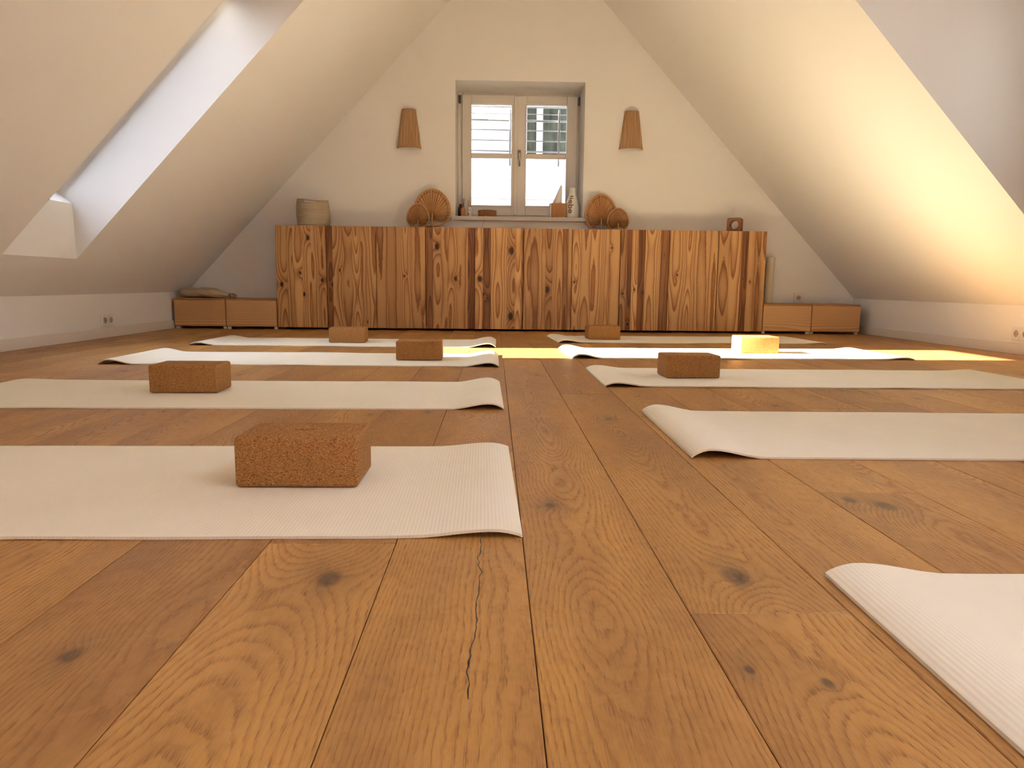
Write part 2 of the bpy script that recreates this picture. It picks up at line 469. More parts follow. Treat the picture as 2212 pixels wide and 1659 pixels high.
def build_left():
    bm = bmesh.new()
    fi, fz, fo, foz = FOOT
    x_in_top = XL + (2.09 - ZK) / S
    x_out_top = XL + (1.99 - TL - ZK) / S
    ys = sorted({YB - .3, YW + .4, *[h[0] for h in LEFT_HOLES], *[h[1] for h in LEFT_HOLES]})
    skin(bm, [XL, fi, x_in_top, XCL], ys, [(fi, x_in_top, h[0], h[1]) for h in LEFT_HOLES], zl)
    skin(bm, [XL - .5, fo, x_out_top, XCL + .2], ys, [(fo, x_out_top, h[0], h[1]) for h in LEFT_HOLES], lambda x: zl(x) + TL)
    F = lambda pts: bm.faces.new([bm.verts.new(p) for p in pts])
    for y0, y1, xf, zt in LEFT_HOLES:
        for y in (y0, y1):
            F([(fi, y, zl(fi)), (fi, y, fz), (fo, y, zl(fo) + TL), (x_out_top, y, 1.99), (x_in_top, y, 2.09)])
        F([(fi, y0, zl(fi)), (fi, y1, zl(fi)), (fi, y1, fz), (fi, y0, fz)])
        F([(fi, y0, fz), (fi, y1, fz), (fo, y1, zl(fo) + TL), (fo, y0, zl(fo) + TL)])
        F([(x_in_top, y0, 2.09), (x_in_top, y1, 2.09), (x_out_top, y1, 1.99), (x_out_top, y0, 1.99)])
    bmesh.ops.remove_doubles(bm, verts=bm.verts[:], dist=0.0005)
    struct(from_bm('ceiling', bm, M['wall']))

DORM = (1.60, 3.608, 2.35)          # y0, y1, flat ceiling height
RS = (-.20, .80, 1.15, 2.05)        # unseen roof window, added on the right slope for overhead fill: y0, y1, x0, x1
def build_right():
    bm = bmesh.new()
    y0, y1, zt = DORM
    xt = XR - (zt - ZK) / S
    ys = [YB - .3, RS[0], RS[1], y0, y1, YW + .4]
    xs = sorted([XCR, xt, RS[2], RS[3], XR])
    hs = (RS[2], RS[3], RS[0], RS[1])
    skin(bm, xs, ys, [(xt, XR, y0, y1), hs], zr)
    skin(bm, xs[:-1] + [XR + .5], ys, [(xt, XR + .5, y0, y1), hs], lambda x: zr(x) + TV)
    F = lambda pts: bm.faces.new([bm.verts.new(p) for p in pts])
    for y in RS[:2]: F([(RS[2], y, zr(RS[2])), (RS[3], y, zr(RS[3])), (RS[3], y, zr(RS[3]) + TV), (RS[2], y, zr(RS[2]) + TV)])
    for x in RS[2:]: F([(x, RS[0], zr(x)), (x, RS[1], zr(x)), (x, RS[1], zr(x) + TV), (x, RS[0], zr(x) + TV)])
    for y in (y0, y1):              # cheeks
        F([(XR, y, ZK), (XR, y, zt), (xt, y, zt)])
    F([(xt, y0, zt), (xt, y1, zt), (XR, y1, zt), (XR, y0, zt)])
    # outer shell of the dormer, keeps daylight out of the joints
    for y, d in ((y0, -.12), (y1, .12)):
        F([(XR + .5, y + d, zr(XR) - .1), (XR + .5, y + d, zt + .2), (xt - .3, y + d, zt + .2), (xt - .3, y + d, zr(xt - .3))])
    F([(xt - .5, y0 - .12, zt + .2), (xt - .5, y1 + .12, zt + .2), (XR + .5, y1 + .12, zt + .2), (XR + .5, y0 - .12, zt + .2)])
    bmesh.ops.remove_doubles(bm, verts=bm.verts[:], dist=0.0005)
    struct(from_bm('ceiling', bm, M['wall']))

build_left()
build_right()
struct(box('ceiling', (XCL - .01, XCR + .01, YB - .3, YW + .4, ZC, ZC + .25), M['wall']))

# ---- knee walls; the right one rises to the dormer window
struct(box('wall_left', (XL - .3, XL, YB - .3, YW + .4, -.3, ZK + .001), M['wall']))
def frame_wall(name, axis, a0, a1, t0, t1, z0, z1, hole):
    """upright slab with one rectangular hole; axis 'x' = slab runs along x"""
    bm = bmesh.new()
    h0, h1, hz0, hz1 = hole
    for (p0, p1, q0, q1) in ((a0, h0, z0, z1), (h1, a1, z0, z1), (h0, h1, z0, hz0), (h0, h1, hz1, z1)):
        if axis == 'x': add_box(bm, p0, p1, t0, t1, q0, q1)
        else: add_box(bm, t0, t1, p0, p1, q0, q1)
    return struct(from_bm(name, bm, M['wall']))
wr = struct(box('wall_right', (XR, XR + .3, YB - .3, YW + .4, -.3, ZK + .001), M['wall']))
frame_wall('wall_dormer', 'y', DORM[0] - .1, DORM[1] + .1, XR, XR + .28, ZK, DORM[2] + .1, (2.05, 3.25, 0.85, 2.05))

# ---- end wall (gable) with the window recess, back wall
WIN = (-.337, .738, .930, 2.042)
def gable(name, y0, y1, hole):
    bm = bmesh.new()
    h0, h1, hz0, hz1 = hole
    def slab(poly):
        a = [bm.verts.new((x, y0, z)) for x, z in poly]; b = [bm.verts.new((x, y1, z)) for x, z in poly]
        bm.faces.new(a); bm.faces.new(b[::-1])
        for i in range(len(poly)):
            j = (i + 1) % len(poly); bm.faces.new((a[i], b[i], b[j], a[j]))
    o = .06
    zz = lambda x: (zl(x) if x < .255 else zr(x)) + o
    slab([(XL - .05, -.1), (h0, -.1), (h0, zz(h0)), (XL - .05, zz(XL - .05))])
    slab([(h1, -.1), (XR + .05, -.1), (XR + .05, zz(XR + .05)), (h1, zz(h1))])
    slab([(h0, -.1), (h1, -.1), (h1, hz0), (h0, hz0)])
    slab([(h0, hz1), (h1, hz1), (h1, zz(h1)), (XCR, ZC + .06), (XCL, ZC + .06), (h0, zz(h0))])
    return struct(from_bm(name, bm, M['wall']))
gable('wall_end', YW, YW + .42, WIN)
gable('wall_back', YB - .3, YB, (-.45, 1.05, .9, 2.1))  # unseen wall; its window hole is added for fill light

# ---- baseboards
def baseboard(name, x0, x1, y0, y1):
    return struct(box(name, (x0, x1, y0, y1, 0.0, .066), M['trim'], bev=.003, seg=2))
baseboard('baseboard_left', XL, XL + .014, YB, YW)
baseboard('baseboard_right', XR - .014, XR, YB, YW)
baseboard('baseboard_end', XL + .014, XR - .014, YW - .014, YW)
baseboard('baseboard_back', XL + .014, XR - .014, YB, YB + .014)

# ---- floor: subfloor slab + every plank as a piece
floor = struct(box('floor', (XL - .02, XR + .02, YB - .1, YW + .1, -.20, -.016), M['subfloor']))
seams = [-.333, -.145, .045, .2345, .4285, .617, .806, .995]
while seams[0] > XL: seams.insert(0, seams[0] - .190)
while seams[-1] < XR: seams.append(seams[-1] + .190)
seams[0] = XL; seams[-1] = XR
FIX = {(-.333): [1.018], .045: [-.35, 3.62], .2345: [.79, 2.485], (-.145): [-.6, 1.62], .617: [1.283], .4285: [.08, 2.05, 4.1]}
KN = [  # x, y, radius
    (-.214, .889, .017), (-.435, .697, .011), (.326, .897, .021), (.100, 1.201, .010), (.261, .665, .006), (.330, .640, .007),
    (.413, .545, .013), (.652, 1.239, .014), (.700, 1.205, .018), (.745, 1.008, .016), (.333, 2.014, .012), (.183, 3.007, .010), (-.198, 2.108, .012)]
def plank(x0, x1, y0, y1):
    g = .0006
    w = (x1 - x0) / 2 - g; L = (y1 - y0) - 2 * g
    bm = bmesh.new()
    c = .0011; t = .0155
    top = [(-w + c, c), (w - c, c), (w - c, L - c), (-w + c, L - c)]
    mid = [(-w, 0), (w, 0), (w, L), (-w, L)]
    T = [bm.verts.new((x, y, 0)) for x, y in top]
    A = [bm.verts.new((x, y, -c * .8)) for x, y in mid]
    B = [bm.verts.new((x, y, -t)) for x, y in mid]
    bm.faces.new(T)
    for P, Q in ((T, A), (A, B)):
        for i in range(4):
            j = (i + 1) % 4; bm.faces.new((P[i], Q[i], Q[j], P[j]))
    o = from_bm('plank', bm, M['oak'], floor, ((x0 + x1) / 2, y0 + g, random.uniform(-.0002, .0)))
    tone = random.uniform(.10, 1.0)
    o.color = (tone, random.random(), random.uniform(.1, .9), 1)
    ks = [k for k in KN if x0 < k[0] < x1 and y0 < k[1] < y1][:2]
    near = bool(ks)
    while len(ks) < 2:
        if near or random.random() < .35: ks.append((0, 0, 0)); near = near
        else: ks.append((random.uniform(x0 + .03, x1 - .03), random.uniform(y0 + .15, y1 - .15), random.uniform(.005, .016)))
    for nme, k in zip(('knot_a', 'knot_b'), ks):
        o[nme] = (float(k[0] - o.location.x), float(k[1] - o.location.y), float(k[2]))
    o['grain'] = (random.uniform(.03, .09), random.uniform(.08, .26), random.uniform(.0048, .0068))
    o['crack'] = (0.0, 9.0, 9.0)
    return o
planks = []
for i in range(len(seams) - 1):
    x0, x1 = seams[i], seams[i + 1]
    if x1 - x0 < .02: continue
    js = None
    for k, v in FIX.items():
        if abs(k - x0) < .002: js = list(v)
    if js is None: js = [random.uniform(YB, YB + 2)]
    while js[0] > YB + .3: js.insert(0, js[0] - random.uniform(1.7, 2.2))
    while js[-1] < YW: js.append(js[-1] + random.uniform(1.7, 2.2))
    js = [max(YB, j) for j in js if j < YW - .15 and j > YB - 2.2] + [YW]
    js = sorted(set(js))
    if js[0] > YB: js[0] = YB
    for a, b in zip(js, js[1:]):
        if b - a > .02: planks.append(plank(x0, x1, a, b))
def plank_at(x, y):
    for p in planks:
        if abs(p.location.x - x) < .095 and p.location.y <= y <= p.location.y + p.dimensions.y: return p
for (x, y, tone, seed, cen, h0, hamp, sp) in [
        (-.24, .8, .88, .31, .42, .045, .30, .0078), (-.05, .8, .85, .12, .95, .12, .05, .0060), (.14, .8, .72, .55, .45, .05, .22, .0066),
        (.33, .6, .62, .71, .5, .06, .16, .0070), (.33, 1.2, .55, .83, .5, .045, .2, .0062), (.52, 1.2, .80, .44, .35, .04, .26, .0072),
        (.71, 1.0, .50, .22, .6, .09, .1, .006), (-.43, .7, .55, .91, .8, .10, .1, .006), (-.62, .9, .75, .66, .3, .05, .2, .0072),
        (-.05, 2., .40, .37, .5, .04, .3, .0066)]:
    p = plank_at(x, y)
    if p:
        p.color = (tone, seed, cen, 1); p['grain'] = (h0, hamp, sp)
p = plank_at(-.05, .8)
if p: p['crack'] = (-.02 - p.location.x, .615 - p.location.y, 1.30 - p.location.y)

# ---- window in the gable
win = struct(empty('window_1'))
YF = YW + .36
def rect_frame(bm, x0, x1, z0, z1, w, y0, y1, bev=.004, wb=None, wl=None, wr=None, wt=None):
    wb = wb or w; wl = wl or w; wr = wr or w; wt = wt or w
    add_box(bm, x0, x0 + wl, y0, y1, z0, z1, bev); add_box(bm, x1 - wr, x1, y0, y1, z0, z1, bev)
    add_box(bm, x0 + wl, x1 - wr, y0, y1, z0, z0 + wb, bev); add_box(bm, x0 + wl, x1 - wr, y0, y1, z1 - wt, z1, bev)
bm = bmesh.new(); rect_frame(bm, -.337, .738, 0.945, 2.042, .052, YF + .012, YF + .06)
from_bm('window_frame', bm, M['frame'], win)
def sash(x0, x1, gx0, gx1):
    bm = bmesh.new()
    rect_frame(bm, x0, x1, .990, 2.018, .05, YF - .012, YF + .045, wl=gx0 - x0, wr=x1 - gx1, wb=.088, wt=.078)
    s = from_bm('window_sash', bm, M['frame'], win)
    bm = bmesh.new(); add_box(bm, gx0, gx1, YF - .004, YF + .035, 1.487, 1.528, .005)
    from_bm('muntin', bm, M['frame'], s)
    bm = bmesh.new()
    rect_frame(bm, gx0 - .012, gx1 + .012, 1.066, 1.952, .010, YF - .016, YF - .010, .001)
    from_bm('glazing_bead', bm, M['frame'], s)
    for z0, z1 in ((1.078, 1.487), (1.528, 1.940)):
        box('window_pane', (gx0, gx1, YF + .018, YF + .022, z0, z1), M['glass'], s)
    return s
sash(-.297, .174, -.216, .138)
sash(.177, .716, .268, .624)
bm = bmesh.new(); add_box(bm, .158, .192, YF - .022, YF - .010, .995, 2.012, .004)
from_bm('cover_strip', bm, M['frame'], win)
for hx in (-.318, .727):
    box('hinge', (hx - .009, hx + .009, YF - .022, YF + .012, 1.945, 2.01), M['dark_metal'], win, bev=.003)
bm = bmesh.new()
add_box(bm, .196, .222, YF - .024, YF - .010, 1.475, 1.555, .005, 2)
add_tube(bm, [(.209, YF - .02, 1.535), (.209, YF - .055, 1.535), (.209, YF - .062, 1.525), (.209, YF - .060, 1.41)], .0085, 10)
from_bm('window_handle', bm, M['metal'], win, smooth=True)
bm = bmesh.new(); add_box(bm, -.372, .766, YW - .028, YF + .012, .912, .9465, .006, 3)
from_bm('window_sill', bm, M['trim'], win)

# ---- roof windows: one seen on the left, the others added unseen for light
def skylight(idx, y0, y1):
    w = struct(empty('window_%d' % idx))
    foot = FOOT[2]; xt = XL + (1.99 - TL - ZK) / S
    e = Vector((1, 0, S)).normalized()
    nrm = Vector((-S, 0, 1)).normalized()
    P = Vector((foot, 0, zl(foot) + TL)); L = (xt - foot) * math.sqrt(1 + S * S)
    def slab(bm, a0, a1, b0, b1, n0, n1):
        vs = [bm.verts.new(P + e * a + nrm * n + Vector((0, b, 0))) for a in (a0, a1) for b in (b0, b1) for n in (n0, n1)]
        for f in [(0, 1, 3, 2), (4, 6, 7, 5), (0, 4, 5, 1), (2, 3, 7, 6), (0, 2, 6, 4), (1, 5, 7, 3)]:
            bm.faces.new([vs[i] for i in f])
    bm = bmesh.new()
    bw, bs_ = .020, .022
    slab(bm, -.01, bw, y0 - .01, y1 + .01, -.03, .05); slab(bm, L - .045, L + .01, y0 - .01, y1 + .01, -.03, .05)
    slab(bm, bw, L - .045, y0 - .01, y0 + bs_, -.03, .05); slab(bm, bw, L - .045, y1 - bs_, y1 + .01, -.03, .05)
    from_bm('window_frame', bm, M['frame'], w)
    bm = bmesh.new(); slab(bm, bw, L - .045, y0 + bs_, y1 - bs_, .01, .014)
    from_bm('window_pane', bm, M['glass'], w)
for i, h in enumerate(LEFT_HOLES): skylight(2 + i, h[0], h[1])

def side_window(name, axis, a0, a1, t, z0, z1):
    w = struct(empty(name))
    bm = bmesh.new()
    am = (a0 + a1) / 2
    for b in ((a0, a1, z0, z0 + .07), (a0, a1, z1 - .07, z1), (a0, a0 + .07, z0 + .07, z1 - .07), (a1 - .07, a1, z0 + .07, z1 - .07), (am - .05, am + .05, z0 + .07, z1 - .07)):
        if axis == 'y': add_box(bm, t, t + .06, b[0], b[1], b[2], b[3], .004)
        else: add_box(bm, b[0], b[1], t - .06, t, b[2], b[3], .004)
    from_bm('window_frame', bm, M['frame'], w)
    for p0, p1 in ((a0 + .07, am - .05), (am + .05, a1 - .07)):
        if axis == 'y': box('window_pane', (t + .028, t + .032, p0, p1, z0 + .07, z1 - .07), M['glass'], w)
        else: box('window_pane', (p0, p1, t - .032, t - .028, z0 + .07, z1 - .07), M['glass'], w)
side_window('window_5', 'y', 2.05, 3.25, XR + .18, .85, 2.05)
side_window('window_6', 'x', -.45, 1.05, YB - .16, .90, 2.10)  # unseen back window, added as fill light
w6 = struct(empty('window_7'))  # added right roof window, out of view, lights the foreground
nr = Vector((S, 0, 1)).normalized()
bm = bmesh.new()
for (xa, xb, ya, yb) in ((RS[2] - .01, RS[2] + .04, RS[0] - .01, RS[1] + .01), (RS[3] - .04, RS[3] + .01, RS[0] - .01, RS[1] + .01), (RS[2] + .04, RS[3] - .04, RS[0] - .01, RS[0] + .04), (RS[2] + .04, RS[3] - .04, RS[1] - .04, RS[1] + .01)):
    vs = [bm.verts.new(Vector((x, y, zr(x) + TV)) + nr * n) for x in (xa, xb) for y in (ya, yb) for n in (-.03, .05)]
    for f_ in [(0, 1, 3, 2), (4, 6, 7, 5), (0, 4, 5, 1), (2, 3, 7, 6), (0, 2, 6, 4), (1, 5, 7, 3)]: bm.faces.new([vs[i] for i in f_])
from_bm('window_frame', bm, M['frame'], w6)
bm = bmesh.new()
vs = [bm.verts.new(Vector((x, y, zr(x) + TV)) + nr * n) for x in (RS[2] + .04, RS[3] - .04) for y in (RS[0] + .04, RS[1] - .04) for n in (.01, .014)]
for f_ in [(0, 1, 3, 2), (4, 6, 7, 5), (0, 4, 5, 1), (2, 3, 7, 6), (0, 2, 6, 4), (1, 5, 7, 3)]: bm.faces.new([vs[i] for i in f_])
from_bm('window_pane', bm, M['glass'], w6)

# ================================================================== OUTSIDE
g = box('ground', (-30, 30, -30, 40, -4.2, -4.0), M['ground']); struct(g)
nb = tag(empty('neighbour_house', (0, 11.0, 0), math.radians(4)), 'white rendered house seen through the gable window, one dark window', 'building')
bm = bmesh.new(); add_box(bm, -9, .42, 0, .3, -4, 7.5); add_box(bm, 1.66, 9, 0, .3, -4, 7.5); add_box(bm, .42, 1.66, 0, .3, -4, 2.27); add_box(bm, .42, 1.66, 0, .3, 3.55, 7.5)
from_bm('wall', bm, M['facade'], nb)
f = None
bm = bmesh.new(); add_box(bm, .42, .47, .04, .10, 2.27, 3.55); add_box(bm, 1.61, 1.66, .04, .10, 2.27, 3.55); add_box(bm, .47, 1.61, .04, .10, 2.27, 2.33); add_box(bm, .47, 1.61, .04, .10, 3.49, 3.55); add_box(bm, .615, .71, .03, .10, 2.33, 3.49)
f = from_bm('window_frame', bm, M['facade'], nb)
box('pane', (.47, .615, .07, .08, 2.33, 3.49), M['facade_pane'], f)
box('pane', (.71, 1.61, .07, .08, 2.33, 3.49), M['facade_pane'], f)
box('added_shade_eave', (-9, 9, -2.6, .3, 4.3, 4.5), M['added_eave'], nb)  # unseen eave, added to keep sky light off the facade
box('cornice', (-9, 9, -.10, 0.0, 1.66, 1.78), M['facade'], nb, bev=.02)
box('cornice', (-9, 9, -.05, 0.0, 1.50, 1.58), M['facade'], nb, bev=.01)
gd = tag(empty('railing', (0, YF + .13, 0)), 'thin horizontal metal bars in front of the gable window panes', 'railing')
for z, r in ((1.953, .007), (1.893, .004), (1.836, .009), (1.752, .005), (1.662, .005), (1.569, .007)):
    bm = bmesh.new(); add_tube(bm, [(-.42, 0, z + .004), (.82, 0, z - .004)], r, 8)
    from_bm('bar', bm, M['bars'], gd, smooth=True)
for x, zb in ((.128, 1.44), (.566, 1.44)):
    bm = bmesh.new(); add_box(bm, x - .008, x + .008, -.02, -.006, zb, 1.93, .002)
    from_bm('post', bm, M['bars'], gd)
# the railing's ends are let into the outer jambs
for x in (-.425, .825):
    box('fixing_plate', (x - .006, x + .006, -.070, .012, 1.52, 2.0), M['bars'], gd)

# ================================================================== CABINETS
Yc = 5.80
DX = [-1.757, -1.352, -.955, -.559, -.163, .230, .622, 1.013, 1.410, 1.812, 2.205]
Z0, Z1 = .018, .828
# boards of each door: width share, tone (0 dark red .. 1 pale), grain(h0, hamp, spacing), knots [(share across, height share from top, radius)]
D = [
 [(1.15, .62, (.03, .10, .012), [(.46, .575, .015)]), (.65, .60, (.02, .12, .013), []), (1.0, .78, (.05, .10, .014), [(.73, .46, .011)]), (.95, .72, (.03, .10, .012), [(.68, .115, .015), (.1, .67, .013)]), (.75, .66, (.02, .16, .011), []), (.85, .55, (.02, .08, .011), [(.45, .53, .013)])],
 [(.6, .18, (.03, .10, .010), [(.9, .57, .010)]), (1.05, .62, (.03, .14, .012), [(.7, .43, .008)]), (1.0, .56, (.06, .14, .012), []), (.9, .70, (.02, .14, .010), []), (.7, .60, (.04, .16, .011), [(.9, .94, .006)]), (.9, .66, (.03, .10, .012), [])],
 [(1.15, .52, (.10, .03, .010), []), (.95, .44, (.08, .04, .012), []), (1.55, .62, (.03, .10, .009), [(.55, .48, .007)]), (1.0, .56, (.10, .04, .009), []), (.5, .60, (.09, .04, .010), [])],
 [(.75, .22, (.02, .14, .012), []), (.85, .60, (.03, .12, .013), [(.5, .185, .019)]), (.7, .60, (.09, .05, .010), []), (1.1, .62, (.03, .12, .010), [(.8, .50, .014)]), (1.1, .58, (.09, .04, .010), []), (.7, .12, (.03, .10, .011), [])],
 [(1.0, .80, (.03, .10, .012), [(.6, .50, .019)]), (1.05, .20, (.03, .14, .013), [(.08, .65, .010), (.6, .69, .008)]), (2.15, .78, (.03, .14, .012), []), (1.0, .60, (.012, .06, .012), [(.52, .22, .023), (.52, .87, .024)]), (.8, .84, (.02, .14, .012), []), (.25, .30, (.05, .1, .01), [])],
 [(.8, .56, (.03, .12, .012), []), (1.25, .50, (.10, .03, .010), []), (.8, .64, (.02, .14, .012), []), (.8, .42, (.03, .05, .012), [(.2, .60, .022)]), (1.3, .58, (.03, .14, .010), []), (.75, .26, (.02, .14, .011), []), (.4, .55, (.06, .1, .01), [])],
 [(.9, .64, (.03, .12, .011), [(.3, .52, .008)]), (1.1, .60, (.07, .08, .010), []), (1.0, .66, (.05, .10, .012), []), (.9, .62, (.02, .14, .010), []), (1.1, .60, (.10, .04, .010), [(.2, .18, .007)])],
 [(.7, .34, (.03, .08, .012), [(.5, .63, .009)]), (.5, .08, (.05, .08, .012), [(.5, .94, .012)]), (.65, .74, (.02, .14, .012), [(.5, .59, .008)]), (.7, .10, (.03, .08, .014), [(.9, .62, .013)]), (1.6, .66, (.05, .12, .010), []), (.85, .20, (.02, .10, .011), [])],
 [(1.6, .62, (.03, .18, .014), [(.55, .44, .008)]), (1.0, .64, (.02, .12, .008), []), (1.4, .60, (.10, .03, .010), []), (1.0, .60, (.03, .18, .013), [])],
 [(1.2, .50, (.05, .14, .013), []), (1.2, .66, (.015, .16, .022), []), (.7, .14, (.02, .09, .009), [(.55, .47, .004)]), (.8, .60, (.10, .03, .010), [(.4, .50, .004)]), (.5, .40, (.02, .12, .016), []), (.55, .58, (.09, .03, .010), [])],
]
LAB = ['pine cabinet at the left end of the row, woven basket on top', 'second pine cabinet from the left, one door with a dark narrow strip',
       'middle pine cabinet of the row, below the gable window, large oval dark knots', 'second pine cabinet from the right end, dark streaked left-hand edge on its right door',
       'pine cabinet at the right end of the row, holed cork cube on top']
for u in range(5):
    x0, x1 = DX[2 * u], DX[2 * u + 2]
    root = tag(empty('pine_cabinet', ((x0 + x1) / 2, Yc, 0)), LAB[u], 'cabinet', 'pine cabinets along the end wall')
    cx = (x0 + x1) / 2; w = (x1 - x0) / 2
    bm = bmesh.new()
    add_box(bm, -w + .0015, w - .0015, .021, .315, Z1 - .018, Z1); add_box(bm, -w + .0015, w - .0015, .021, .315, Z0, Z0 + .018)
    add_box(bm, -w + .0015, -w + .0195, .021, .315, Z0 + .018, Z1 - .018); add_box(bm, w - .0195, w - .0015, .021, .315, Z0 + .018, Z1 - .018)
    add_box(bm, -w + .0195, w - .0195, .300, .312, Z0 + .018, Z1 - .018)
    from_bm('carcass', bm, M['pine_body'], root)
    for sx in (-1, 1):
        for yy in (.09, .28):
            bm = bmesh.new(); add_lathe(bm, [(.016, 0), (.018, Z0)], 10, sx * (w - .05), yy)
            from_bm('foot', bm, M['dark'], root, smooth=True)
    for d in (0, 1):
        a, b = DX[2 * u + d] + .0028, DX[2 * u + d + 1] - .0028
        door = empty('door', ((a + b) / 2 - cx, 0, Z0)); door.parent = root
        bl = D[2 * u + d]; tot = sum(q[0] for q in bl); x = -(b - a) / 2
        for q in bl:
            q = (q[0], min(1, max(0, (q[1] - .12) * 1.15)), q[2], q[3])
            bw = (b - a) * q[0] / tot
            bm = bmesh.new()
            H = Z1 - Z0
            add_box(bm, -bw / 2 + .00015, bw / 2 - .00015, 0, .018, 0, H, .0006)
            o = from_bm('board', bm, M['pine'], door, (x + bw / 2, random.uniform(0, .0002), 0))
            o.color = (q[1], random.random(), random.uniform(.25, .75), 1)
            o['grain'] = (float(q[2][0]) * 1.25 + random.uniform(0, .025), float(q[2][1]) * .8, float(q[2][2]) * 1.05)
            ks = list(q[3]) + [(0, 0, 0)] * 2
            for nme, k in zip(('knot_a', 'knot_b'), ks[:2]):
                o[nme] = ((k[0] - .5) * bw, (1 - k[1]) * H, float(k[2]) * 1.05)
            x += bw

# low drawer units
LU = [(-2.583, -2.174, 'low pine drawer unit at the far left, linen bag lying on it', 0), (-2.170, -1.763, 'low pine drawer unit between the linen bag unit and the tall cabinets', 1),
      (2.209, 2.612, 'low pine drawer unit right of the tall cabinets, cream roll standing on it', 2), (2.616, 3.020, 'low pine drawer unit at the far right end beside the knee wall', 3)]
for a, b, lab, k in LU:
    root = tag(empty('drawer_unit', ((a + b) / 2, Yc, 0)), lab, 'drawer unit', 'low drawer units at both ends of the cabinet row')
    w = (b - a) / 2; zt = .245
    bm = bmesh.new(); add_box(bm, -w, w, .019, .31, .018, zt - .012, .001)
    from_bm('carcass', bm, M['pine_body'], root)
    box('top_panel', (-w, w, .004, .31, zt - .0115, zt), M['pine_body'], root, bev=.001)
    bm = bmesh.new(); add_box(bm, -w + .002, w - .002, 0, .018, .024, zt - .014, .001)
    o = from_bm('drawer_front', bm, M['pine_drawer'], root)
    o.color = ((.2, .7, .85, .35)[k], random.random(), random.uniform(.3, .7), 1)
    o['grain'] = (.13, .05, .011) if k != 1 else (.10, .08, .012)
    o['knot_a'] = (0., 0., 0.); o['knot_b'] = (0., 0., 0.)
    for sx in (-1, 1):
        for yy in (.022, .27):
            box('foot', (sx * (w - .016) - .014, sx * (w - .016) + .014, yy, yy + .02, 0, .018), M['white_plastic'], root)

# ================================================================== YOGA MATS
def mat_mesh(name, L, W, Hl, Hr, seed, wav=.0006):
    """L along x from 0, W along y from 0; Hl/Hr = lift of the curled ends"""
    xs = [0, .006, .014, .024, .036, .050, .066, .084, .104, .128, .155, .19]
    mid = [.19 + (L - .38) * i / 46 for i in range(1, 46)]
    X = xs + mid + [L - v for v in reversed(xs)]
    Yv = [W * j / 14 for j in range(15)]
    def arch(u, H):
        if u > .17: return 0
        if u < .045: return H * (math.sin(math.pi / 2 * u / .045) ** .8)
        return H * (math.cos(math.pi / 2 * (u - .045) / .125) ** 2)
    bm = bmesh.new(); G = {}
    for i, x in enumerate(X):
        for j, y in enumerate(Yv):
            z = .0004 + arch(x, Hl) + arch(L - x, Hr)
            e = mnoise.noise(Vector((x * 3.1, y * 2.0, seed)))
            edge = max(0, 1 - min(j, 14 - j) / 3)
            z += max(0, e) * wav * (1 + 2.5 * edge)
            yy = y + mnoise.noise(Vector((x * 5, seed * 3.3, .5))) * .0022 * (1 if j in (0, 14) else 0)
            G[i, j] = bm.verts.new((x, yy, z))
    for i in range(len(X) - 1):
        for j in range(14): bm.faces.new((G[i, j], G[i + 1, j], G[i + 1, j + 1], G[i, j + 1]))
    top = bm.faces[:]
    ret = bmesh.ops.extrude_face_region(bm, geom=top)
    for v in [g for g in ret['geom'] if isinstance(g, bmesh.types.BMVert)]: v.co.z += .0046
    bmesh.ops.recalc_face_normals(bm, faces=bm.faces[:])
    me = bpy.data.meshes.new(name); bm.to_mesh(me); bm.free()
    for p in me.polygons: p.use_smooth = True
    me.set_sharp_from_angle(angle=math.radians(50))
    me.materials.append(M['mat'])
    return me
MATS = [  # inner corner x, near y, length (negative = runs left), width, rotation, lifts (inner, outer), label
    (.045, 1.040, -1.84, .597, .018, .009, .010, 'cream ribbed yoga mat nearest on the left, large cork block on it'),
    (.031, 2.150, -1.84, .592, .016, .017, .004, 'cream yoga mat second in the left row, cork block near its left end'),
    (.022, 3.275, -1.84, .575, .003, .018, .020, 'pale yoga mat third in the left row, sunlit along its far right edge'),
    (.008, 4.272, -1.84, .572, -.006, .020, .016, 'pale yoga mat farthest back in the left row, nearest the cabinets'),
    (.440, .290, 1.84, .605, -.010, .014, .010, 'cream yoga mat cut off at the bottom right corner of the photo'),
    (.446, 1.545, 1.84, .585, -.012, .018, .010, 'bare cream yoga mat on the right without a block, curled dark near corner'),
    (.424, 2.660, 1.84, .575, .003, .013, .007, 'cream yoga mat on the right under the dark shaded cork block'),
    (.411, 3.685, 1.86, .590, .036, .020, .010, 'sunlit blown-out yoga mat on the right in the patch of sunlight'),
    (.425, 4.685, 1.86, .595, .058, .016, .006, 'cream yoga mat farthest back on the right, in front of the cabinets')]
mat_objs = []
for i, (x, y, L, W, r, hi, ho, lab) in enumerate(MATS):
    if L < 0: me = mat_mesh('yoga_mat', -L, W, ho, hi, i * 3.7, .0006 if i < 2 else .0014)
    else: me = mat_mesh('yoga_mat', L, W, hi, ho, i * 3.7, .0006 if i in (4, 5) else .0014)
    o = link('yoga_mat', me)
    if L < 0: o.location = (x + L * math.cos(r), y + L * math.sin(r), 0)
    else: o.location = (x, y, 0)
    o.rotation_euler = (0, 0, r)
    tag(o, lab, 'yoga mat', 'yoga mats laid out in two rows')
    mat_objs.append(o)
